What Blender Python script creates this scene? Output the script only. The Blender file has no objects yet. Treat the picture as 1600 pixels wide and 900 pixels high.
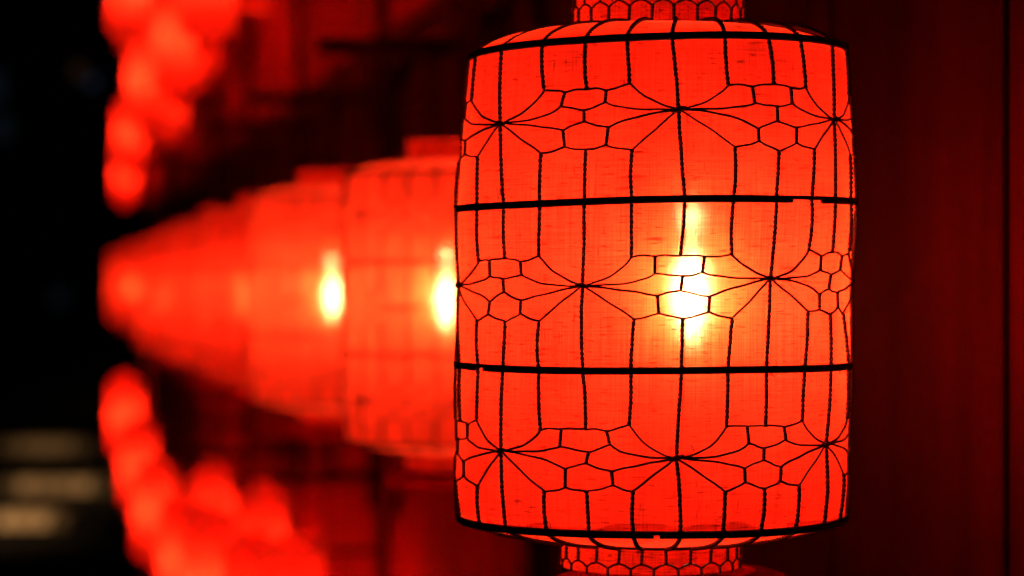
import bpy, math, random
import numpy as np
from math import sin, cos, pi, radians, sqrt

# ------------------------------------------------------------------ camera, world, exposure
U = 0.487e-3                 # metres per photo pixel at the distance of the nearest lantern's axis
F = 3830.0                   # focal length in photo pixels
CAM_Z = 1.70
sc = bpy.context.scene
col = sc.collection
cam_d = bpy.data.cameras.new("camera")
cam_d.sensor_width = 36.0
cam_d.lens = 36.0 * F / 1600.0
cam_d.clip_start = 0.05
cam_d.clip_end = 400.0
cam_d.dof.use_dof = True
cam_d.dof.focus_distance = 3570 * U
cam_d.dof.aperture_fstop = 4.0
cam_d.dof.aperture_blades = 0
cam = bpy.data.objects.new("camera", cam_d)
cam.location = (0, 0, CAM_Z)
cam.rotation_euler = (radians(90), 0, 0)
col.objects.link(cam)
sc.camera = cam

w = bpy.data.worlds.new("World")
sc.world = w
w.use_nodes = True
bg = w.node_tree.nodes["Background"]
bg.inputs[0].default_value = (0.35, 0.45, 0.8, 1)
bg.inputs[1].default_value = 0.0007          # clear night sky

sc.view_settings.view_transform = 'Standard'
sc.view_settings.look = 'None'
sc.view_settings.exposure = 0.0
sc.view_settings.gamma = 1.0
sc.view_settings.use_curve_mapping = False
sc.render.engine = 'CYCLES'
cy = sc.cycles
cy.use_denoising = True
cy.denoising_input_passes = 'RGB_ALBEDO_NORMAL'
cy.max_bounces = 10
cy.diffuse_bounces = 5
cy.transmission_bounces = 8
cy.transparent_max_bounces = 12
cy.caustics_refractive = False
cy.caustics_reflective = False
cy.sample_clamp_indirect = 20.0
cy.blur_glossy = 0.5

BULB_POWER = 760.0
RNG = random.Random(7)

# ------------------------------------------------------------------ materials
def mat(name):
    m = bpy.data.materials.new(name)
    m.use_nodes = True
    nt = m.node_tree
    nt.nodes.clear()
    out = nt.nodes.new("ShaderNodeOutputMaterial")
    return m, nt, out

def N(nt, t, **kw):
    n = nt.nodes.new(t)
    for k, v in kw.items():
        setattr(n, k, v)
    return n

def ramp(nt, fac, stops):
    r = N(nt, "ShaderNodeValToRGB")
    el = r.color_ramp.elements
    while len(el) < len(stops):
        el.new(0.5)
    for e, (p, c) in zip(el, stops):
        e.position = p
        e.color = c if len(c) == 4 else (*c, 1)
    nt.links.new(fac, r.inputs[0])
    return r.outputs[0]

def mulcol(nt, a, b, f=1.0):
    m = N(nt, "ShaderNodeMix", data_type='RGBA', blend_type='MULTIPLY')
    m.inputs[0].default_value = f
    for s, v in ((6, a), (7, b)):
        if hasattr(v, "links"):
            nt.links.new(v, m.inputs[s])
        else:
            m.inputs[s].default_value = v
    return m.outputs[2]

def fabric_material(name, transl=(0.74, 0.0225, 0.0092), seethrough=0.025, reflect=0.42, haze=0.13, clear=0.0, hazecol=(1.0, 0.06, 0.016)):
    """thin woven cloth: diffuse transmission, a broad forward lobe, and a little light straight through the weave"""
    m, nt, out = mat(name)
    L = nt.links
    tr = N(nt, "ShaderNodeBsdfTranslucent")
    df = N(nt, "ShaderNodeBsdfDiffuse")
    rf = N(nt, "ShaderNodeBsdfRefraction")
    rf.inputs["IOR"].default_value = 1.17
    rf.inputs["Roughness"].default_value = 0.62
    rw = N(nt, "ShaderNodeBsdfRefraction")
    rw.inputs["IOR"].default_value = 1.40
    rw.inputs["Roughness"].default_value = 0.90
    df.inputs[0].default_value = (0.78, 0.016, 0.006, 1)
    uv = N(nt, "ShaderNodeUVMap")
    def noise(sx, sy, sc_, det=2.0, rough=0.5):
        mp = N(nt, "ShaderNodeMapping")
        mp.inputs["Scale"].default_value = (sx, sy, 1)
        L.new(uv.outputs[0], mp.inputs[0])
        n = N(nt, "ShaderNodeTexNoise")
        n.inputs["Scale"].default_value = sc_
        n.inputs["Detail"].default_value = det
        n.inputs["Roughness"].default_value = rough
        L.new(mp.outputs[0], n.inputs["Vector"])
        return n.outputs["Fac"]
    # thick and thin threads along and across the cloth
    warp = ramp(nt, noise(1.0, 0.012, 900), [(0.30, (0.66,) * 3), (0.72, (1.20,) * 3)])
    weft = ramp(nt, noise(0.02, 1.0, 900), [(0.30, (0.68,) * 3), (0.72, (1.18,) * 3)])
    # slubs: short dark flecks lying along the weft, a few along the warp
    slub = ramp(nt, noise(0.15, 1.0, 560, 1.0), [(0.29, (0.30,) * 3), (0.37, (1.0,) * 3)])
    slub2 = ramp(nt, noise(0.10, 1.0, 250, 1.0), [(0.24, (0.40,) * 3), (0.33, (1.0,) * 3)])
    slub3 = ramp(nt, noise(1.0, 0.14, 480, 1.0), [(0.25, (0.45,) * 3), (0.34, (1.0,) * 3)])
    stain = ramp(nt, noise(1, 0.6, 16, 3.0, 0.6), [(0.3, (0.70,) * 3), (0.7, (1.16,) * 3)])
    c = mulcol(nt, warp, weft)
    for x in (slub, slub2, slub3, stain):
        c = mulcol(nt, c, x)
    L.new(mulcol(nt, (*transl, 1), c), tr.inputs[0])
    L.new(mulcol(nt, (1.0, 0.80, 0.58, 1), c), rf.inputs["Color"])
    L.new(mulcol(nt, (*hazecol, 1), c), rw.inputs["Color"])
    def mix(a, b, f):
        mx = N(nt, "ShaderNodeMixShader")
        mx.inputs[0].default_value = f
        L.new(a, mx.inputs[1])
        L.new(b, mx.inputs[2])
        return mx.outputs[0]
    sh = mix(tr.outputs[0], df.outputs[0], reflect)
    sh = mix(sh, rw.outputs[0], haze)
    sh = mix(sh, rf.outputs[0], seethrough)
    if clear:
        tp = N(nt, "ShaderNodeBsdfTransparent")
        sh = mix(sh, tp.outputs[0], clear)
    L.new(sh, out.inputs[0])
    return m

def principled(name, base, rough=0.7, metal=0.0, noise=None, bump=0.0, stretch=(1, 1, 1), scale=20.0, spec=0.5):
    m, nt, out = mat(name)
    p = N(nt, "ShaderNodeBsdfPrincipled")
    p.inputs["Roughness"].default_value = rough
    p.inputs["Metallic"].default_value = metal
    p.inputs["Specular IOR Level"].default_value = spec
    p.inputs["Base Color"].default_value = (*base, 1)
    if noise:
        tc = N(nt, "ShaderNodeTexCoord")
        mp = N(nt, "ShaderNodeMapping")
        mp.inputs["Scale"].default_value = stretch
        oi = N(nt, "ShaderNodeObjectInfo")
        ad = N(nt, "ShaderNodeVectorMath", operation='ADD')
        sm = N(nt, "ShaderNodeVectorMath", operation='SCALE')
        sm.inputs[0].default_value = (13.0, 7.0, 29.0)
        nt.links.new(oi.outputs["Random"], sm.inputs["Scale"])
        nt.links.new(tc.outputs["Object"], ad.inputs[0])
        nt.links.new(sm.outputs[0], ad.inputs[1])
        nt.links.new(ad.outputs[0], mp.inputs[0])
        n = N(nt, "ShaderNodeTexNoise")
        n.inputs["Scale"].default_value = scale
        n.inputs["Detail"].default_value = 6
        n.inputs["Roughness"].default_value = 0.6
        nt.links.new(mp.outputs[0], n.inputs["Vector"])
        lo, hi = noise
        c = ramp(nt, n.outputs["Fac"], [(0.28, (lo,) * 3), (0.72, (hi,) * 3)])
        rr = N(nt, "ShaderNodeMapRange")
        rr.inputs["To Min"].default_value = 0.75
        rr.inputs["To Max"].default_value = 1.2
        nt.links.new(oi.outputs["Random"], rr.inputs[0])
        c2 = mulcol(nt, (*base, 1), c)
        cm = N(nt, "ShaderNodeVectorMath", operation='SCALE')
        nt.links.new(c2, cm.inputs[0])
        nt.links.new(rr.outputs[0], cm.inputs["Scale"])
        nt.links.new(cm.outputs[0], p.inputs["Base Color"])
        if bump:
            b = N(nt, "ShaderNodeBump")
            b.inputs["Strength"].default_value = bump
            b.inputs["Distance"].default_value = 0.004
            nt.links.new(n.outputs["Fac"], b.inputs["Height"])
            nt.links.new(b.outputs[0], p.inputs["Normal"])
    nt.links.new(p.outputs[0], out.inputs[0])
    return m

def emitter(name, colour, strength):
    m, nt, out = mat(name)
    e = N(nt, "ShaderNodeEmission")
    e.inputs[0].default_value = (*colour, 1)
    e.inputs[1].default_value = strength
    nt.links.new(e.outputs[0], out.inputs[0])
    return m

M_FABRIC = fabric_material("red_lantern_cloth")
M_SECOND = fabric_material("red_cloth_of_the_row", transl=(0.62, 0.034, 0.0120))
M_ROW = fabric_material("lined_red_cloth_of_the_row", transl=(0.42, 0.0145, 0.0056), seethrough=0.0, haze=0.16, hazecol=(1.0, 0.036, 0.010))
M_LINED = fabric_material("lined_red_lantern_cloth", transl=(0.50, 0.0115, 0.0045), seethrough=0.0, haze=0.0)
M_COLLAR = fabric_material("red_collar_cloth_brightened", transl=(1.0, 0.034, 0.010), reflect=0.06)  # lantern cloth made brighter, standing in for bulb light that misses the collars
M_HEM = fabric_material("red_lantern_cloth_doubled", transl=(0.6, 0.018, 0.003), clear=0.35)
M_SEAM = fabric_material("red_lantern_seam", transl=(0.7, 0.03, 0.005), clear=0.72)
M_WIRE = principled("blackened_wire", (0.03, 0.022, 0.02), 0.45, 0.0, noise=(0.6, 1.4), scale=300)
M_HOOP = principled("black_lacquered_cane", (0.010, 0.008, 0.008), 0.5, noise=(0.6, 1.4), stretch=(1, 1, 6), scale=60)
M_BULB = emitter("bulb_glow", (1.0, 0.62, 0.30), BULB_POWER)
M_SMALLBULB = emitter("small_bulb_glow", (1.0, 0.62, 0.30), BULB_POWER * 2.4)
M_SOCKET = principled("white_ceramic", (0.75, 0.72, 0.68), 0.35)
M_WOOD = principled("red_boards_darkened", (0.09, 0.003, 0.002), 0.65, noise=(0.25, 1.45), bump=0.2, stretch=(2.2, 2.2, 0.3), scale=4, spec=0.12)  # near boards of the same wall, darkened where lantern light came out too strong
M_PITCH = principled("black_joint_pitch", (0.004, 0.003, 0.003), 0.8, spec=0.1)
M_REDPAINT = principled("red_painted_boards_brightened", (0.70, 0.012, 0.007), 0.6, noise=(0.45, 1.2), bump=0.5, stretch=(9, 9, 0.5), scale=6, spec=0.3)  # red raised to stand in for lantern light missing on the far wall
M_DARKWOOD = principled("blackened_timber", (0.020, 0.010, 0.008), 0.65, noise=(0.5, 1.4), bump=0.4, stretch=(8, 8, 0.6), scale=8, spec=0.25)
M_STONE = principled("dark_paving_stone", (0.008, 0.0075, 0.007), 0.75, noise=(0.6, 1.3), bump=0.5, scale=5, spec=0.0)
M_PALE = principled("step_stone_painted_lit", (0.34, 0.27, 0.17), 0.8, noise=(0.6, 1.25), bump=0.5, scale=7, spec=0.2)  # lighter block colour paints where lamplight falls on the risers
M_MID = principled("step_stone_painted_half_lit", (0.10, 0.08, 0.05), 0.8, noise=(0.6, 1.25), bump=0.5, scale=7, spec=0.1)  # in-between block colour paints the soft ends of that lamplight
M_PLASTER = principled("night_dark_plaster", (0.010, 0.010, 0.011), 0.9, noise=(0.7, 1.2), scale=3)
M_PANE_BLUE = emitter("dim_blue_lit_pane", (0.35, 0.45, 0.85), 0.05)
M_PANE_FAINT = emitter("faint_blue_pane", (0.3, 0.5, 0.8), 0.012)
M_PANE_BROWN = emitter("dim_amber_lit_pane", (0.8, 0.35, 0.12), 0.035)

# ------------------------------------------------------------------ mesh helpers
class MB:
    def __init__(self):
        self.v, self.f, self.uv, self.n = [], [], [], 0
    def add(self, verts, faces):
        self.v.extend(map(tuple, verts))
        o = self.n
        self.f.extend(tuple(i + o for i in f) for f in faces)
        self.n += len(verts)
    def box(self, x0, x1, y0, y1, z0, z1, bev=0.0):
        if bev <= 0:
            vs = [(x, y, z) for z in (z0, z1) for y in (y0, y1) for x in (x0, x1)]
            self.add(vs, [(0, 2, 3, 1), (4, 5, 7, 6), (0, 1, 5, 4), (2, 6, 7, 3), (0, 4, 6, 2), (1, 3, 7, 5)])
            return
        # chamfered along z edges
        b = bev
        ring = [(x0 + b, y0), (x1 - b, y0), (x1, y0 + b), (x1, y1 - b), (x1 - b, y1), (x0 + b, y1), (x0, y1 - b), (x0, y0 + b)]
        vs = [(x, y, z) for z in (z0, z1) for x, y in ring]
        fs = [(i, (i + 1) % 8, 8 + (i + 1) % 8, 8 + i) for i in range(8)] + [tuple(range(7, -1, -1)), tuple(range(8, 16))]
        self.add(vs, fs)
    def tube(self, pts, r, sides=6, closed=False, taper=None):
        P = np.asarray(pts, float)
        n = len(P)
        if n < 2:
            return
        if closed:
            T = np.roll(P, -1, 0) - np.roll(P, 1, 0)
        else:
            T = np.gradient(P, axis=0)
        T /= np.linalg.norm(T, axis=1)[:, None] + 1e-12
        ref = np.array([0.0, 0.0, 1.0]) if abs(T[0][2]) < 0.9 else np.array([1.0, 0.0, 0.0])
        nrm = np.cross(T[0], ref)
        nrm /= np.linalg.norm(nrm)
        vs = []
        a = np.linspace(0, 2 * pi, sides, endpoint=False)
        for i in range(n):
            nrm = nrm - T[i] * nrm.dot(T[i])
            nrm /= np.linalg.norm(nrm) + 1e-12
            b = np.cross(T[i], nrm)
            rr = r if taper is None else r * taper[i]
            vs.append(P[i] + rr * (np.cos(a)[:, None] * nrm + np.sin(a)[:, None] * b))
        V = np.concatenate(vs)
        fs = []
        m = n if closed else n - 1
        for i in range(m):
            j = (i + 1) % n
            for k in range(sides):
                k2 = (k + 1) % sides
                fs.append((i * sides + k, i * sides + k2, j * sides + k2, j * sides + k))
        if not closed:
            fs.append(tuple(range(sides - 1, -1, -1)))
            fs.append(tuple((n - 1) * sides + k for k in range(sides)))
        self.add(V, fs)
    def lathe(self, prof, seg=48, cx=0.0, cy_=0.0):
        vs = [(cx + r * sin(2 * pi * k / seg), cy_ - r * cos(2 * pi * k / seg), z) for r, z in prof for k in range(seg)]
        fs = []
        for i in range(len(prof) - 1):
            for k in range(seg):
                k2 = (k + 1) % seg
                fs.append((i * seg + k, i * seg + k2, (i + 1) * seg + k2, (i + 1) * seg + k))
        self.add(vs, fs)
    def mesh(self, name, m, smooth=True, scale=1.0):
        me = bpy.data.meshes.new(name)
        V = [(x * scale, y * scale, z * scale) for x, y, z in self.v] if scale != 1.0 else self.v
        me.from_pydata(V, [], self.f)
        me.materials.append(m)
        if smooth:
            me.polygons.foreach_set("use_smooth", [True] * len(me.polygons))
        me.update()
        return me

def link(name, data, parent=None, loc=(0, 0, 0)):
    o = bpy.data.objects.new(name, data)
    o.location = loc
    if parent:
        o.parent = parent
    col.objects.link(o)
    return o

def thing(name, label, cat, loc=(0, 0, 0), rz=0.0, group=None):
    o = link(name, None, None, loc)
    o.empty_display_size = 0.05
    o.rotation_euler = (0, 0, rz)
    o["label"] = label
    o["category"] = cat
    if group:
        o["group"] = group
    return o

def at(px, py, d):
    return ((px - 800) * d * U, F * d * U, CAM_Z + (450 - py) * d * U)

# ------------------------------------------------------------------ lantern geometry (units: photo pixels at the near lantern, scaled by U)
HOOP_Z = [364.0, 127.0, -119.0, -356.0]
Z_LEV = []
STAR_Z = [252.0, 8.0, -240.0]
LEVEL_Z = [364, 292, 252, 202, 127, 49, 8, -43, -119, -197, -240, -289, -356]
NEAR_LOC = (222.0, 3830.0)          # axis of the near lantern from the camera, same units

def radius(z, near):
    if near:
        return float(np.interp(z, [-356, -300, -240, -119, 0, 127, 250, 364], [300, 304, 303, 305, 302, 308, 301, 291]))
    return float(np.interp(z, [-356, -119, 127, 364], [300, 304, 304, 296]))

def shift(z, near):
    return 0.015 * z if near else 0.0

def hoop_tilt(i, near):
    return (6.5, 5.5, 0.5, 0.5)[i] if near else 0.0

def surf(phi, z, off, near):
    r = radius(z, near) + off
    return (shift(z, near) + r * sin(phi), -r * cos(phi), z)

X_TAB = [
    [733, 745, 785, 848, 915, 980, 1050, 1133, 1200, 1250, 1300, 1322],
    [722, 738, 783, 851, 917, 984, 1058, 1138, 1209, 1259, 1302, 1326],
    [716, 738, 783, 848, 916, 985, 1060, 1143, 1212, 1265, 1303, 1327],
    [714, 747, 785, 846, 915, 988, 1063, 1148, 1217, 1272, 1304, 1328],
    [713, 746, 788, 844, 913, 987, 1070, 1146, 1213, 1268, 1305, 1329],
    [714, 748, 789, 842, 912, 987, 1063, 1143, 1208, 1263, 1300, 1326],
    [717, 747, 789, 843, 910, 989, 1064, 1143, 1203, 1263, 1299, 1324],
    [718, 746, 790, 843, 910, 991, 1067, 1144, 1201, 1262, 1297, 1317],
    [719, 748, 786, 842, 911, 986, 1065, 1137, 1197, 1257, 1298, 1325],
    [720, 745, 784, 845, 915, 983, 1060, 1135, 1196, 1253, 1292, 1323],
    [716, 745, 783, 848, 916, 986, 1057, 1134, 1195, 1251, 1290, 1322],
    [713, 747, 786, 851, 917, 989, 1060, 1133, 1194, 1248, 1289, 1318],
    [720, 750, 790, 855, 920, 990, 1063, 1130, 1188, 1243, 1287, 1311],
]

def phi_table(near):
    tab = []
    if not near:
        for l in range(13):
            tab.append([radians(7 + 15 * (c - 6)) + radians(RNG.uniform(-0.7, 0.7)) for c in range(24)])
        return tab
    ph = np.radians(np.linspace(-90, 86, 1800))
    for l, row in enumerate(X_TAB):
        z = LEVEL_Z[l]
        r = radius(z, True) + 3
        px = 800 + F * (NEAR_LOC[0] + shift(z, True) + r * np.sin(ph)) / (NEAR_LOC[1] - r * np.cos(ph))
        i0, i1 = int(np.argmin(px)), int(np.argmax(px))
        sub_x, sub_p = px[i0:i1 + 1], ph[i0:i1 + 1]
        vals = [float(np.interp(x, sub_x, sub_p)) for x in row]
        for k in (10, 9):                                  # keep neighbours apart where the surface turns away
            pass
        vals[0] = min(vals[0], vals[1] - radians(9))
        vals[11] = max(vals[11], vals[10] + radians(9))
        gap = (vals[0] + 2 * pi - vals[11]) / 13
        vals += [vals[11] + gap * k for k in range(1, 13)]
        tab.append(vals)
    return tab

def bez(p0, p1, p2, n=10):
    t = np.linspace(0, 1, n)
    return [((1 - a) ** 2 * p0[0] + 2 * a * (1 - a) * p1[0] + a * a * p2[0],
             (1 - a) ** 2 * p0[1] + 2 * a * (1 - a) * p1[1] + a * a * p2[1]) for a in t]

THIN = 1.75
def build_net(near):
    """returns (list of twisted runs as phi,z polylines), (dict cell -> thin polylines), knots"""
    T = phi_table(near)
    J = lambda a: RNG.uniform(-1.6 * a, 1.6 * a)
    def hoopz(i, phi):
        return HOOP_Z[i] + hoop_tilt(i, near) * sin(phi)
    twisted, cells, knots = [], [], []
    star_z = {}
    for b in range(3):
        hu, hl = b, b + 1
        lu, ls, ll = b * 4 + 1, b * 4 + 2, b * 4 + 3
        zs = STAR_Z[b]
        first = 2 if b != 1 else 0
        stars = [c for c in range(24) if (c - first) % 4 == 0]
        for i, c in enumerate(stars):
            n = [(c + k) % 24 for k in range(5)]
            wrap = lambda c2, base: c2 + 2 * pi if c2 < base - 1e-6 and base - c2 > 0.4 else c2
            base = T[ls][c]
            def ph(level, k):
                v = T[level][n[k]]
                while v < base - 0.3:
                    v += 2 * pi
                while v > base + 3.5:
                    v -= 2 * pi
                return v
            a0, a4 = base, ph(ls, 4)
            tilt = (4.0 if near else 0.0)
            za = zs + tilt * sin(a0) + ({(0, 2): -4, (0, 6): 5, (0, 10): -3, (1, 4): -3, (1, 8): 4, (2, 6): -5, (2, 2): 2, (2, 10): 4}.get((b, c), 0.0) if near else J(1))
            star_z[(b, c)] = za
            zb = zs + tilt * sin(a4) + ({(0, 2): -4, (0, 6): 5, (0, 10): -3, (1, 4): -3, (1, 8): 4, (2, 6): -5, (2, 2): 2, (2, 10): 4}.get((b, n[4]), 0.0) if near else 0.0)
            zm = (za + zb) / 2
            up = [(ph(lu, k), zm + 40 + J(2.5)) for k in (1, 2, 3)]
            up[0] = (up[0][0], up[0][1] - 1)
            up[2] = (up[2][0], up[2][1] + 3)
            lo = [(ph(ll, k), zm - 51 + J(2.5)) for k in (1, 2, 3)]
            def mid(p, q, z, f=0.5):
                return (p[0] * (1 - f) + q[0] * f + J(0.006), z)
            p1t = mid(up[0], up[1], zm + 36 + J(1.5)); p1b = (p1t[0] + J(0.01), zm + 14 + J(1.5))
            p2t = mid(up[1], up[2], zm + 37 + J(1.5)); p2b = (p2t[0] + J(0.01), zm + 16 + J(1.5))
            ct = (ph(ls, 2) + J(0.01), zm + 8 + J(1.5)); cb = (ct[0] + J(0.008), zm - 12 + J(1.5))
            q1t = mid(lo[0], lo[1], zm - 22 + J(1.5)); q1b = (q1t[0] + J(0.008), zm - 44 + J(1.5))
            q2t = mid(lo[1], lo[2], zm - 21 + J(1.5)); q2b = (q2t[0] + J(0.008), zm - 43 + J(1.5))
            A, B = (a0, za), (a4, zb)
            thin = []
            lerp = lambda p, q, f, dz=0.0: (p[0] * (1 - f) + q[0] * f, p[1] * (1 - f) + q[1] * f + dz)
            # long petals from the stars
            thin.append(bez(A, (A[0] + (up[0][0] - A[0]) * RNG.uniform(0.62, 0.74), za + RNG.uniform(4, 9)), up[0], 12))
            thin.append(bez(B, (B[0] + (up[2][0] - B[0]) * RNG.uniform(0.62, 0.74), zb + RNG.uniform(6, 14)), up[2], 12))
            thin.append(bez(A, (A[0] + (p1b[0] - A[0]) * RNG.uniform(0.72, 0.84), za + RNG.uniform(-3, 1)), p1b, 12))
            thin.append(bez(B, (B[0] + (p2b[0] - B[0]) * RNG.uniform(0.66, 0.82), zb + RNG.uniform(-3, 1)), p2b, 12))
            thin.append(bez(A, (A[0] + (q1t[0] - A[0]) * RNG.uniform(0.62, 0.76), za + RNG.uniform(-7, -2)), q1t, 12))
            thin.append(bez(B, (B[0] + (q2t[0] - B[0]) * RNG.uniform(0.70, 0.84), zb - RNG.uniform(10, 15)), q2t, 12))
            thin.append(bez(A, lerp(A, lo[0], 0.5, RNG.uniform(0, 6)), lo[0], 10))
            thin.append(bez(B, lerp(B, lo[2], 0.5, RNG.uniform(-3, 3)), lo[2], 10))
            # chain of small cells between the stars
            def sag(p, q, s):
                thin.append(bez(p, lerp(p, q, RNG.uniform(0.4, 0.6), s), q, 7))
            sag(up[0], p1t, 3.5); sag(p1t, up[1], 2.5); sag(up[1], p2t, 3.5); sag(p2t, up[2], -2.0)
            sag(p1b, ct, -0.5); sag(ct, p2b, -2.5)
            sag(cb, q1t, 2.0); sag(cb, q2t, -2.0)
            sag(q1b, lo[0], -3.0); sag(q1b, lo[1], -2.0); sag(q2b, lo[1], -2.5); sag(q2b, lo[2], -3.0)
            tw = [[p1t, p1b], [p2t, p2b], [ct, cb], [q1t, q1b], [q2t, q2b]]
            # the runs up to and down from the hoops
            for k in (1, 2, 3):
                top = T[b * 4][n[k]]; bot = T[b * 4 + 4][n[k]]
                while top < up[k - 1][0] - pi: top += 2 * pi
                while top > up[k - 1][0] + pi: top -= 2 * pi
                while bot < lo[k - 1][0] - pi: bot += 2 * pi
                while bot > lo[k - 1][0] + pi: bot -= 2 * pi
                twisted.append([(top, hoopz(hu, top)), up[k - 1]])
                twisted.append([lo[k - 1], (bot, hoopz(hl, bot))])
            tp, bt = T[b * 4][c], T[b * 4 + 4][c]
            twisted.append([(tp, hoopz(hu, tp)), A])
            twisted.append([A, (bt, hoopz(hl, bt))])
            cells.append((thin, tw))
            knots.append(A)
    return T, twisted, cells, knots

def on_surface(poly, off, near, step=None):
    out = []
    for i in range(len(poly) - 1):
        (p0, z0), (p1, z1) = poly[i], poly[i + 1]
        n = max(2, int(step)) if step else 2
        for k in range(n):
            t = k / n
            out.append((p0 * (1 - t) + p1 * t, z0 * (1 - t) + z1 * t))
    out.append(poly[-1])
    return out

def twist_tubes(mb, path, rs=1.8, off=1.85, pitch=15.0, sides=5, per=7):
    """two strands wound round each other along a 3D path"""
    P = np.asarray(path, float)
    seg = np.linalg.norm(np.diff(P, axis=0), axis=1)
    s = np.concatenate([[0], np.cumsum(seg)])
    Ltot = s[-1]
    n = max(4, int(Ltot / pitch * per))
    ss = np.linspace(0, Ltot, n)
    Q = np.stack([np.interp(ss, s, P[:, i]) for i in range(3)], 1)
    Tn = np.gradient(Q, axis=0)
    Tn /= np.linalg.norm(Tn, axis=1)[:, None] + 1e-9
    ph0 = RNG.uniform(0, 2 * pi)
    rad = Q.copy(); rad[:, 2] = 0
    rad /= np.linalg.norm(rad, axis=1)[:, None] + 1e-9
    side = np.cross(Tn, rad)
    side /= np.linalg.norm(side, axis=1)[:, None] + 1e-9
    rad2 = np.cross(side, Tn)
    a = ph0 + 2 * pi * ss / pitch
    for sg in (0, pi):
        C = Q + off * (np.cos(a + sg)[:, None] * rad2 + np.sin(a + sg)[:, None] * side)
        mb.tube(C, rs, sides)

NECK_T, NECK_B = 133.0, 140.0
def shoulder(top, t, near):
    """profile from hoop (t=0) to neck (t=1): radius, z"""
    if top:
        r0, z0, r1, z1, bul = radius(364, near), 364.0, NECK_T, 400.0, 13.0
    else:
        r0, z0, r1, z1, bul = radius(-356, near), -356.0, NECK_B, -391.0, -6.0
    return r0 + (r1 - r0) * t, z0 + (z1 - z0) * t + bul * sin(pi * min(1, t ** 0.75))

def cyl_mesh(name, m, zs, rfun, cfun, seg=96, wob=0.0, phis=None, cap=None, zfun=None):
    """lathe with UVs measured in metres along and up the cloth"""
    rnd = random.Random(hash(name) % 1000)
    full = phis is None
    ang = [2 * pi * k / seg - pi for k in range(seg + 1)] if full else phis
    vs, fs, uvs = [], [], []
    K = len(ang)
    a1, a2, a3 = (rnd.uniform(0, 6) for _ in range(3))
    for i, z in enumerate(zs):
        for p in ang:
            r = rfun(z, i) + wob * (sin(5 * p + a1 + z * 0.02) + 0.6 * sin(11 * p + a2 - z * 0.03) + 0.4 * sin(24 * p + a3))
            zz = zfun(i, p) if zfun else z
            vs.append(((cfun(z) + r * sin(p)) * U, -r * cos(p) * U, zz * U))
            uvs.append((p * 305 * U, zz * U + 0.1 * i * 0))
    for i in range(len(zs) - 1):
        for k in range(K - 1):
            fs.append((i * K + k, i * K + k + 1, (i + 1) * K + k + 1, (i + 1) * K + k))
    if cap is not None:
        for j, iz in enumerate(cap):
            c = len(vs)
            vs.append((cfun(zs[iz]) * U, 0, zs[iz] * U)); uvs.append((0, 0))
            for k in range(K - 1):
                fs.append((iz * K + k, iz * K + k + 1, c))
    me = bpy.data.meshes.new(name)
    me.from_pydata(vs, [], fs)
    uvl = me.uv_layers.new(name="UVMap")
    idx = np.empty(len(me.loops), dtype=np.int32)
    me.loops.foreach_get("vertex_index", idx)
    uvl.data.foreach_set("uv", np.asarray(uvs, dtype=np.float32)[idx].ravel())
    me.polygons.foreach_set("use_smooth", [True] * len(me.polygons))
    me.materials.append(m)
    me.update()
    return me

def hoop_mesh(name, z, near, tilt, r_off=3.0, r_w=3.3, gap=None, thin=False):
    mb = MB()
    seg = 128
    rr = radius(z, near) + r_off
    cx = shift(z, near)
    def pt(p, dz=0.0):
        w_ = 0.5 * sin(3 * p + z) + 0.4 * sin(7 * p + 2 * z)
        return (cx + (rr + w_) * sin(p), -(rr + w_) * cos(p), z + tilt * sin(p) + dz + 0.7 * sin(4 * p + z))
    mb.tube([pt(2 * pi * k / seg, 2.4) for k in range(seg)], r_w, 7, closed=True)
    if gap is None:
        mb.tube([pt(2 * pi * k / seg, -2.6) for k in range(seg)], r_w, 7, closed=True)
    else:
        g0, g1 = gap
        mb.tube([pt(g1 + (2 * pi - (g1 - g0)) * k / seg, -2.6) for k in range(seg + 1)], r_w, 7)
    return mb.mesh(name, M_HOOP, True, U)

def ring_mesh(name, r, z, cx, rw=2.2, jit=1.0):
    mb = MB()
    mb.tube([(cx + r * sin(a), -r * cos(a), z + jit * sin(3 * a + z)) for a in np.linspace(0, 2 * pi, 96, endpoint=False)], rw, 6, closed=True)
    return mb.mesh(name, M_HOOP, True, U)

def cloth_set(near, body=None):
    """shade, top collar, bottom collar, foot collar meshes"""
    zs = list(np.linspace(-356, 364, 40))
    d = {}
    t = np.linspace(0, 1, 9)
    up_prof = [shoulder(True, a, near) for a in t]
    lo_prof = [shoulder(False, a, near) for a in t]
    sh = lambda z: shift(z, near)
    prof = [(r, z) for r, z in reversed(lo_prof[1:])] + [(radius(z, near), z) for z in zs] + up_prof[1:]
    zz = [p[1] for p in prof]; rr = [p[0] for p in prof]
    d["shade"] = cyl_mesh("shade", body or M_FABRIC, zz, lambda z, i: rr[i], sh, 120, 0.5)
    topz = [400, 415, 430, 445, 457]
    d["top_collar"] = cyl_mesh("top_collar", M_COLLAR, [399.0] + topz[1:], lambda z, i: NECK_T - 1.0, sh, 72, 0.4, cap=[4])
    bz = [-391, -405, -420, -433]
    d["bottom_collar"] = cyl_mesh("bottom_collar", M_COLLAR, bz, lambda z, i: NECK_B - 1.0, sh, 72, 0.4)
    fz = [(139, -434), (165, -437), (186, -444), (188, -470), (180, -478)]
    d["foot_collar"] = cyl_mesh("foot_collar", M_COLLAR, [p[1] for p in fz], lambda z, i: fz[i][0], sh, 72, 0.4, cap=[4])
    return d

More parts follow.
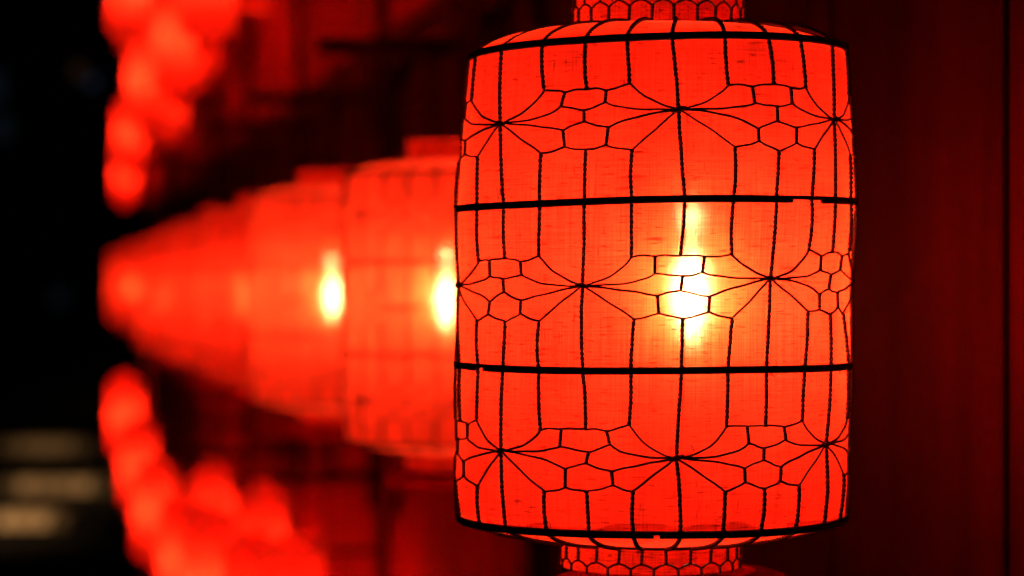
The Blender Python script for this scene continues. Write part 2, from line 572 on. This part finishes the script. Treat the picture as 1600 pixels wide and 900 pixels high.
def bulb_meshes():
    b = MB()
    prof = [(0.3, 130), (3, 127), (4.8, 120), (4.2, 108), (2, 99), (1.3, 66), (7, 50), (15, 38), (19, 22), (20, 4), (19, -16), (15, -35), (10, -50), (4, -63), (1.8, -76), (0.2, -88)]  # thin neck, bulge and tip are added glow, imitating the bulb's halo
    b.lathe(prof, 24)
    s = MB()
    s.lathe([(0.3, 176), (11, 176), (15, 170), (15, 142), (11, 136), (0.3, 135.5)], 24)
    return b.mesh("bulb", M_BULB, True, U), s.mesh("socket", M_SOCKET, True, U)

BULB_ME, SOCKET_ME = bulb_meshes()

SMALL_BULB_ME = BULB_ME.copy()
SMALL_BULB_ME.materials[0] = M_SMALLBULB

def neck_net(near, T):
    """wires over the shoulders and round both collars: list of (top?, mesh builder) with one builder per wire"""
    out = []
    for top in (True, False):
        lev = T[0] if top else T[12]
        hz = 0 if top else 3
        rn = (NECK_T if top else NECK_B) + 2.0
        zn = [400, 427, 436, 457] if top else [-391, -416, -424, -434]
        cols, mbs = [], []
        for c in range(24):
            mb = MB(); mbs.append(mb); out.append((top, mb))
            p0 = lev[c]
            p1 = radians(7 + 15 * (c - 6)) + RNG.uniform(-0.02, 0.02)
            while p1 < p0 - pi: p1 += 2 * pi
            while p1 > p0 + pi: p1 -= 2 * pi
            path = []
            for a in np.linspace(0, 1, 9):
                r, z = shoulder(top, a, near)
                r += 2.5; z += (2.5 if top else -2.5)
                p = p0 + (p1 - p0) * a
                z += hoop_tilt(hz, near) * sin(p) * (1 - a)
                path.append((shift(z, near) + r * sin(p), -r * cos(p), z))
            if near:
                twist_tubes(mb, path)
            else:
                mb.tube(path, 2.6, 5)
            cols.append(p1)
        ring = lambda p, z: (shift(z, near) + rn * sin(p), -rn * cos(p), z)
        for c in range(24):
            mb = mbs[c]
            p = cols[c]
            q = cols[(c + 1) % 24]
            while q < p: q += 2 * pi
            h = (p + q) / 2
            pj = p + RNG.uniform(-0.015, 0.015)
            a_, b_ = ring(p, zn[0]), ring(pj, zn[1])
            if near:
                twist_tubes(mb, [a_, b_], 1.5, 1.6, 12)
            else:
                mb.tube([a_, b_], 2.4, 5)
            mb.tube([ring(pj, zn[1]), ring((pj + h) / 2, (zn[1] + zn[2]) / 2 + 1.5), ring(h, zn[2])], THIN, 5)
            mb.tube([ring(h, zn[2]), ring((h + q) / 2, (zn[1] + zn[2]) / 2 + 1.5), ring(q, zn[1])], THIN, 5)
            mb.tube([ring(h, zn[2]), ring(h, zn[3])], 2.1, 5)
    return out

GAPS = [None, (radians(36.5), radians(49.0)), (radians(-63), radians(-58.5)), (radians(-2.4), radians(-0.8))]

def add_common(root, near, cloths, hoops, rings, bulb_off, cord_len, bulb_me=None):
    link("shade", cloths["shade"], root)
    parts = {}
    for k in ("top_collar", "bottom_collar", "foot_collar"):
        parts[k] = link(k, cloths[k], root)
    if near:
        parts["foot_collar"].rotation_euler = (0, radians(-1.6), 0)
        parts["foot_collar"].location.z = -9 * U
        parts["foot_collar"].location.x = 14 * U
    for h in hoops:
        link("hoop", h, root)
    for r in rings:
        link("rim_wire", r, root)
    b = link("bulb", bulb_me or BULB_ME, root, (bulb_off[0] * U, bulb_off[1] * U, bulb_off[2] * U))
    link("socket", SOCKET_ME, b)
    c = MB()
    # suspension: cord from the bracket through the collar down to the socket
    c.tube([(bulb_off[0], bulb_off[1], bulb_off[2] + 174), (bulb_off[0] * 0.4, bulb_off[1] * 0.4, 330), (0, 0, 440), (0, 0, 455 + cord_len)], 4.5, 6)
    link("cord", c.mesh("cord", M_HOOP, True, U), root)
    return parts

# ---- near lantern: every wire modelled
near_root = thing("hanging_lantern", "large sharp red cloth lantern in black wire netting, nearest the camera", "lantern",
                  at(800 + NEAR_LOC[0], 450, 1.0), 0.0, "red cylinder lanterns hung along the timber wall")
cl = cloth_set(True)
hoops = [hoop_mesh("hoop", HOOP_Z[i], True, hoop_tilt(i, True), gap=GAPS[i]) for i in range(4)]
rings = [ring_mesh("rim_wire", NECK_T + 3, 401, shift(400, True)), ring_mesh("rim_wire", NECK_B + 3, -392, shift(-391, True), 2.6)]
near_parts = add_common(near_root, True, cl, hoops, rings, (46, -62, -4), 425)
T, twisted, cells, knots = build_net(True)
for top, mb in neck_net(True, T):
    link("collar_wire", mb.mesh("collar_wire", M_WIRE, True, U), near_parts["top_collar" if top else "bottom_collar"])
wire_net = link("wire_net", None, near_root)
wire_net.empty_display_size = 0.05
for p, z in knots:
    net = MB()
    tl = RNG.uniform(-3, 5)
    pts = [surf(p + a * 11 / 305, z + tl * a, 5.0, True) for a in (-1, -0.6, -0.2, 0.2, 0.6, 1)]
    net.tube(pts, 4.4, 6, taper=[0.35, 0.7, 1.1, 1.1, 0.75, 0.35])
    link("knot", net.mesh("knot", M_WIRE, True, U), wire_net)
for k, (thin, tw) in enumerate(cells):
    mb = MB()
    for poly in thin:
        n = len(poly)
        wob = RNG.uniform(0, 6)
        mb.tube([surf(p, z + 0.45 * sin(i * 1.3 + wob), 3.2 + 0.6 * sin(i * 0.9 + wob), True) for i, (p, z) in enumerate(poly)], THIN * RNG.uniform(0.9, 1.12), 6)
    for run in tw:
        path = [surf(p, z, 3.4, True) for p, z in on_surface(run, 0, True, 3)]
        twist_tubes(mb, path, 1.7, 1.5, 10)
    link("star_wire", mb.mesh("star_wire", M_WIRE, True, U), wire_net)
for run in twisted:
    mb = MB()
    bow = RNG.uniform(-2.2, 2.2)
    pts = on_surface(run, 0, True, 10)
    n = len(pts)
    path = [surf(p + bow * sin(pi * i / (n - 1)) / 305 + RNG.uniform(-0.4, 0.4) / 305, z, 3.6 + 1.2 * sin(pi * i / (n - 1)), True) for i, (p, z) in enumerate(pts)]
    twist_tubes(mb, path)
    link("twisted_wire", mb.mesh("twisted_wire", M_WIRE, True, U), wire_net)
# loose wire ends left by the netter
for (p_, z_, n_) in ((31.5, -116, 3), (-52, 131, 2), (8, -236, 1), (37, 12, 1), (-20, 8, 1), (6.5, 250, 1), (62, -119, 2), (-33, -352, 2)):
    mb = MB()
    for q in range(n_):
        a0 = RNG.uniform(0, 2 * pi)
        pts = [(radians(p_), z_)]
        for k in range(9):
            a0 += RNG.uniform(-0.1, 0.75)
            pts.append((pts[-1][0] + 2.6 * cos(a0) / 305, pts[-1][1] + 2.6 * sin(a0)))
        mb.tube([surf(p, z, 5.0 + 0.5 * k, True) for k, (p, z) in enumerate(pts)], 0.6, 4)
    link("loose_end", mb.mesh("loose_end", M_WIRE, True, U), wire_net)
# doubled hems of cloth inside the end hoops, and the upright seam
def hem(name, z0, dz, p0, p1, seed):
    rnd = random.Random(seed)
    ph = list(np.linspace(radians(p0), radians(p1), 60))
    amp = [rnd.uniform(0, 6) for _ in range(4)]
    edge = lambda p: dz * (0.75 + 0.25 * sin(4 * p + amp[0]) + 0.18 * sin(13 * p + amp[1]) + 0.1 * sin(31 * p + amp[2]))
    me = cyl_mesh(name, M_HEM, [z0, z0 + dz], lambda z, i: radius(z, True) - 2.5, lambda z: shift(z, True), phis=ph,
                  zfun=lambda i, p: z0 if i == 0 else z0 + edge(p))
    return link("hem", me, near_root)
hem("hem_low", -356, 19, -58, 30, 3)
hem("hem_low_side", -356, 15, 38, 80, 5)
hem("hem_top", 364, -9, -75, -30, 8)
sp = list(np.linspace(radians(4.6), radians(5.7), 4))
link("seam", cyl_mesh("seam", M_SEAM, list(np.linspace(-352, 360, 20)), lambda z, i: radius(z, True) - 2.2, lambda z: shift(z, True), phis=sp), near_root)

# ---- the lanterns farther off: the same lantern with its net as one part
far_cl = cloth_set(False, M_SECOND)
row_cl = cloth_set(False, M_ROW)
lined_cl = cloth_set(False, M_LINED)
far_hoops = [hoop_mesh("hoop", HOOP_Z[i], False, 0.0) for i in range(4)]
far_rings = [ring_mesh("rim_wire", NECK_T + 3, 401, 0), ring_mesh("rim_wire", NECK_B + 3, -392, 0)]
T2, tw2, cells2, knots2 = build_net(False)
fm = MB()
for _, mb in neck_net(False, T2):
    fm.add(mb.v, mb.f)
for run in tw2:
    fm.tube([surf(p, z, 3.4, False) for p, z in on_surface(run, 0, False, 4)], 3.8, 5)
for thin, tw in cells2:
    for poly in thin:
        fm.tube([surf(p, z, 3.2, False) for p, z in poly[::2] + ([poly[-1]] if len(poly) % 2 == 0 else [])], 1.9, 4)
    for run in tw:
        fm.tube([surf(p, z, 3.4, False) for p, z in run], 2.6, 4)
for p, z in knots2:
    fm.tube([surf(p + a * 11 / 305, z, 5.0, False) for a in (-1, -0.3, 0.3, 1)], 3.0, 5)
FAR_NET = fm.mesh("wire_net", M_WIRE, True, U)

def far_lantern(label, loc, rz, group, bulb_off=(10, -20, -8), scale=1.0, cord_len=280, lined=0):
    root = thing("hanging_lantern", label, "lantern", loc, rz, group)
    root.scale = (SLIM, SLIM, scale) if lined == 2 else (1, 1, 1)
    add_common(root, False, (far_cl, row_cl, lined_cl)[lined], far_hoops, far_rings, bulb_off, cord_len, SMALL_BULB_ME if lined == 2 else BULB_ME)
    link("wire_net", FAR_NET, root)["kind"] = "stuff"
    return root

# row of hanging places along the wall: (relative distance, picture x of the axis, picture y of the middle)
XV = 50.0
# eye-level row behind the near lantern
ROW = [(1.75, 711, 483), (2.28, 524, 470), (2.92, 417, 463), (3.42, 352, 461), (4.35, 284, 460), (7.0, 213, 449)]
# narrower lanterns hung above and below
SMALL, SLIM = 0.85, 0.48
UPPER = [(2.7, 402, -136), (3.3, 325, -40), (3.9, 276, 60), (4.2, 310, 42), (4.5, 230, 125), (5.1, 262, 150), (6.6, 203, 212), (8.5, 196, 275)]  # first lantern is added, mostly out of view, to brighten the upper wall
LOWER = [(2.83, 536, 1086), (2.72, 456, 982), (2.9, 398, 962), (3.3, 328, 905), (3.7, 410, 862), (3.9, 286, 870), (4.5, 241, 800), (4.6, 331, 806), (5.1, 216, 726), (5.75, 196, 652)]
ORD = ["nearest", "second", "third", "fourth", "fifth", "sixth", "seventh", "eighth", "ninth"]

BR_H = 880.0
def bracket(label, tip, up, group, arm_len, th=1.0):
    """timber arm from the wall out to the hook above a lantern; tip = (x, y, z) world of the hook"""
    t = thing("wall_bracket", label, "bracket", tip, WALL_RZ, group)
    a = MB()
    a.box(-0.011 * th, 0.011 * th, -arm_len, 0.03, 0.0, 0.026 * th, 0.003)
    link("arm", a.mesh("arm", M_DARKWOOD, False), t)
    p = MB()
    p.box(-0.03, 0.03, -arm_len - 0.0, -arm_len + 0.014, -0.07, 0.09, 0.003)
    link("wall_plate", p.mesh("wall_plate", M_DARKWOOD, False), t)
    h = MB()
    h.tube([(0, 0, 0.001), (0, 0, -0.012), (0.0, 0.006, -0.02), (0.0, 0.004, -0.028), (0, -0.004, -0.026)], 0.0022, 6)
    link("hook", h.mesh("hook", M_HOOP, True), t)
    return t

# wall frame: s runs along the wall away from the camera, local y points out to the lane
AW = 1570.0
tvec = np.array([-(800 - XV), F]); tlen = float(np.linalg.norm(tvec)); tvec = tvec / tlen
nvec = np.array([-tvec[1], tvec[0]])                      # out of the wall, towards the lane
WALL_RZ = math.atan2(tvec[1], tvec[0])                    # local x = along the wall, local y = out
W0 = (AW * U, 0.0)
def wall_dist(loc):
    return (loc[0] - W0[0]) * nvec[0] + (loc[1] - W0[1]) * nvec[1]

ROW_GROUP = "red cylinder lanterns hung along the timber wall"
BULBS = [(-20, -66, 26), (-4, -66, 20)]
def arm_for(loc, label, scale=1.0):
    tip = (loc[0], loc[1], loc[2] + (735.0 * scale if scale < 1 else BR_H) * U)
    bracket(label, tip, True, "dark brackets that carry the lanterns", wall_dist(loc), 0.45 if scale < 1 else 1.0)
def rand_bulb():
    return (RNG.uniform(-25, 25), RNG.uniform(-60, -20), RNG.uniform(-12, 12))

arm_for(tuple(near_root.location), "dark timber bracket carrying the nearest sharp lantern, above the picture")
WHICH = ["blurred red lantern directly behind the sharp one, half hidden by it",
         "third red lantern of the eye-level row, its bulb glowing beside the second lantern's edge",
         "fourth red lantern from the camera in the eye-level row",
         "fifth red lantern from the camera in the eye-level row",
         "sixth red lantern from the camera in the eye-level row",
         "farthest small blurred red lantern at the left end of the eye-level row"]
for k, (d, px, py) in enumerate(ROW):
    loc = at(px, py, d)
    far_lantern(WHICH[k], loc, 0.0 if k < 2 else RNG.uniform(-0.5, 0.5), ROW_GROUP, BULBS[k] if k < 2 else rand_bulb(), lined=int(k > 1), cord_len=425)
    arm_for(loc, "dark timber bracket carrying the " + (ORD[k + 1] if k < 5 else "farthest") + " lantern of the eye-level row")
for row, nm, where in ((UPPER, "upper", "at top left"), (LOWER, "lower", "at bottom left")):
    for k, (d, px, py) in enumerate(row):
        loc = at(px, py, d)
        o_ = "farthest" if k == len(row) - 1 else ORD[k]
        far_lantern(o_ + " small blurred red lantern from the camera in the " + nm + " row " + where, loc, RNG.uniform(-3, 3),
                    "small red lanterns of the " + nm + " row", (RNG.uniform(-12, 12), RNG.uniform(-10, 15), RNG.uniform(-30, 30)), SMALL, lined=2)
        arm_for(loc, "dark timber bracket carrying the " + o_ + " lantern of the " + nm + " row", SMALL)
loc = at(202, -15, 4.5)
far_lantern("small blurred red lantern hung farthest out over the lane at the top left", loc, 0.3, "small red lanterns of the upper row", (RNG.uniform(-12, 12), RNG.uniform(-10, 15), RNG.uniform(-30, 30)), SMALL, lined=2)
arm_for(loc, "long dark bracket reaching out over the lane to the outermost lantern", SMALL)

# ------------------------------------------------------------------ timber wall
wall = thing("timber_wall", "dark red timber wall of upright boards and posts behind the lanterns", "wall", (W0[0], W0[1], 0.0), WALL_RZ)
SD = tlen * U                                             # metres along the wall per unit of d
Z = lambda u: CAM_Z + u * U
WALL_TOP = 4.2
board_cache = {}
def board(s0, s1, z0, z1, y0, y1, m, name="board", bev=0.002):
    key = (round(s1 - s0, 4), round(z1 - z0, 4), round(y1 - y0, 4), m.name)
    if key not in board_cache:
        b = MB()
        b.box(0, s1 - s0, 0, y1 - y0, 0, z1 - z0, bev)
        board_cache[key] = b.mesh(name, m, False)
    return link(name, board_cache[key], wall, (s0, y0, z0))
S_JOINT = 1.051 * SD
BW = 0.43
S_POST0 = 2.0 * SD
END = 9.0 * SD
b = MB()
b.box(0.2, END, -0.09, -0.05, 0.0, WALL_TOP)
link("backing", b.mesh("backing", M_DARKWOOD, False), wall)
# full-height boards near the camera
s = S_JOINT - 3 * BW
bi = 0
while s < S_POST0 - 0.05:
    e = min(s + BW, S_POST0) - 0.013
    board(s, e, 0.0, WALL_TOP, -0.048, -0.012 + RNG.uniform(-0.0015, 0.0015), M_WOOD)
    board(e + 0.0005, e + 0.0125, 0.0, WALL_TOP, -0.049, -0.0145, M_PITCH, "joint_strip", 0.0)
    s += BW
    bi += 1
# posts and, between them, boards below and above a band of dark shutters
post_s = [S_POST0 + i * 0.885 * SD for i in range(7)]
for i, ps in enumerate(post_s):
    board(ps, ps + (0.11 if i == 0 else 0.07), 0.0, WALL_TOP, -0.05, 0.004, M_DARKWOOD, "post", 0.006)
    a, e = ps + (0.112 if i == 0 else 0.072), (post_s[i + 1] if i < 6 else END) - 0.002
    n = 5
    bw = (e - a) / n
    zb, zt = Z(150), Z(1080)
    for j in range(n):
        board(a + j * bw, a + (j + 1) * bw - 0.006, 0.0, zb - 0.03, -0.048, -0.012 + RNG.uniform(-0.003, 0.003), M_REDPAINT)
        board(a + j * bw, a + (j + 1) * bw - 0.006, zt + 0.03, WALL_TOP, -0.048, -0.012 + RNG.uniform(-0.003, 0.003), M_REDPAINT)
    board(a, e, zb - 0.03, zb, -0.05, 0.0, M_REDPAINT, "rail", 0.003)
    board(a, e, zt, zt + 0.03, -0.05, 0.0, M_DARKWOOD, "rail", 0.003)
    m_ = 3
    mw = (e - a) / m_
    for j in range(m_):
        s0, s1 = a + j * mw + 0.004, a + (j + 1) * mw - 0.004
        fr = MB()
        zz0, zz1 = 0.004, (zt - zb) - 0.004
        W_ = s1 - s0
        fr.box(0, 0.035, 0, 0.03, zz0, zz1)
        fr.box(W_ - 0.035, W_, 0, 0.03, zz0, zz1)
        fr.box(0.035, W_ - 0.035, 0.001, 0.029, zz0, zz0 + 0.035)
        fr.box(0.035, W_ - 0.035, 0.001, 0.029, zz1 - 0.035, zz1)
        so = link("shutter", fr.mesh("shutter", M_DARKWOOD, False), wall, (s0, -0.048, zb))
        sl = MB()
        sl.add([(0.036, 0.002, 0), (W_ - 0.036, 0.002, 0), (W_ - 0.036, 0.022, -0.022), (0.036, 0.022, -0.022),
                (0.036, 0.007, 0.003), (W_ - 0.036, 0.007, 0.003), (W_ - 0.036, 0.027, -0.019), (0.036, 0.027, -0.019)],
               [(0, 3, 2, 1), (4, 5, 6, 7), (0, 1, 5, 4), (2, 3, 7, 6), (0, 4, 7, 3), (1, 2, 6, 5)])
        sm = sl.mesh("slat", M_DARKWOOD, False)
        nz = int((zz1 - zz0 - 0.09) / 0.03)
        if i < 3:
            for q in range(nz):
                link("slat", sm, so, (0, 0, zz0 + 0.065 + q * 0.03))

# ------------------------------------------------------------------ lane, steps, distant house
g = MB()
g.add([(-60, -10, 0), (60, -10, 0), (60, 120, 0), (-60, 120, 0)], [(0, 1, 2, 3)])
ground = link("ground", g.mesh("ground", M_STONE, False))
ground["kind"] = "structure"

def step(label, py, d, x0, x1, pale):
    """a low stone step across the lane built from separate blocks; pale = set of blocks coloured lighter to paint the lamplight"""
    xw0, yw, zc = at(x0, py, d)
    xw1 = at(x1, py, d)[0]
    hgt = 20 * d * U
    t = thing("stone_step", label, "step", (xw0, yw, 0.0), 0.0, "stone steps across the dark lane")
    base = MB()
    base.box(-0.02, xw1 - xw0 + 0.02, 0.03, 1.2, 0.0, max(0.02, zc + hgt / 2 - 0.03))
    link("riser_base", base.mesh("riser_base", M_STONE, False), t)
    n = 9
    bw = (xw1 - xw0) / n
    for j in range(n):
        k = MB()
        k.box(0.006, bw - 0.006, 0, 0.35, 0, hgt, 0.012)
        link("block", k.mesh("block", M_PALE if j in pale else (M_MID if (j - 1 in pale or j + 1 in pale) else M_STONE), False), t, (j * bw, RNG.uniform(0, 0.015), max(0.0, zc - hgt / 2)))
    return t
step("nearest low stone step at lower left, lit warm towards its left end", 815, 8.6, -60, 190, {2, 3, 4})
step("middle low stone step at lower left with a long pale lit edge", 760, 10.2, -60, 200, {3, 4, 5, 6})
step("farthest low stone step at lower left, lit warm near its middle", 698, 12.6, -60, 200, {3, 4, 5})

# a hooded floodlight on a post, left of the picture, lights the steps
LAMP = (-4.3, 11.0)
lp = thing("lane_lamp", "hooded warm floodlight on a post left of the steps", "street lamp", (LAMP[0], LAMP[1], 0.0))
m1 = MB()
m1.lathe([(0.09, 0.0), (0.09, 0.25), (0.045, 0.3), (0.04, 3.0), (0.001, 3.02)], 16)
link("post", m1.mesh("post", M_HOOP, True), lp)
m2 = MB()
m2.box(-0.16, 0.16, -0.16, -0.13, 3.02, 3.30)
m2.box(-0.18, -0.16, -0.16, 0.14, 3.02, 3.30)
m2.box(0.16, 0.18, -0.16, 0.14, 3.02, 3.30)
m2.box(-0.18, 0.18, -0.16, 0.18, 3.30, 3.325)
link("hood", m2.mesh("hood", M_HOOP, False), lp)
sd = bpy.data.lights.new("flood_lamp", 'SPOT')
sd.energy = 2700.0
sd.color = (1.0, 0.58, 0.28)
sd.spot_size = radians(34)
sd.spot_blend = 0.7
sd.shadow_soft_size = 0.06
so_ = link("flood_lamp", sd, lp, (0, 0.0, 3.16))
from mathutils import Vector
so_.rotation_euler = (Vector((-3.9, 18.8, 0.0)) - Vector((LAMP[0], LAMP[1], 3.16))).to_track_quat('-Z', 'Y').to_euler()

house = thing("distant_house", "black house front at the end of the lane with a few dim windows", "house", (at(60, 450, 17)[0] , at(60, 450, 17)[1], 0.0))
hb = MB()
hb.box(-3.6, 1.9, 0.0, 3.0, 0.0, 8.5)
link("wall", hb.mesh("wall", M_PLASTER, False), house)
rf_ = MB()
rf_.add([(-3.9, -0.4, 8.45), (2.2, -0.4, 8.45), (2.2, 3.4, 8.45), (-3.9, 3.4, 8.45), (-3.9, 1.5, 10.0), (2.2, 1.5, 10.0)],
        [(0, 1, 5, 4), (2, 3, 4, 5), (1, 2, 5), (3, 0, 4), (0, 3, 2, 1)])
link("roof", rf_.mesh("roof", M_STONE, False), house)
def window(px, py, wd, ht, m):
    x, y, z = at(px, py, 17)
    lx = x - house.location.x
    f = MB()
    for (a0, a1, c0, c1) in ((-wd / 2 - .05, -wd / 2, -ht / 2 - .05, ht / 2 + .05), (wd / 2, wd / 2 + .05, -ht / 2 - .05, ht / 2 + .05),
                             (-wd / 2, wd / 2, -ht / 2 - .05, -ht / 2), (-wd / 2, wd / 2, ht / 2, ht / 2 + .05), (-.015, .015, -ht / 2, ht / 2)):
        f.box(a0, a1, -0.05, 0.01, c0, c1)
    w_ = link("window", f.mesh("window", M_DARKWOOD, False), house, (lx, 0, z))
    p = MB()
    p.box(-wd / 2, wd / 2, -0.02, 0.0, -ht / 2, ht / 2)
    link("pane", p.mesh("pane", m, False), w_)
window(143, 128, 0.13, 0.13, M_PANE_BLUE)
window(124, 112, 0.13, 0.2, M_PANE_BROWN)
window(-6, 135, 0.2, 0.4, M_PANE_FAINT)
window(4, 200, 0.2, 0.3, M_PANE_FAINT)
window(92, 465, 0.16, 0.2, M_PANE_FAINT)
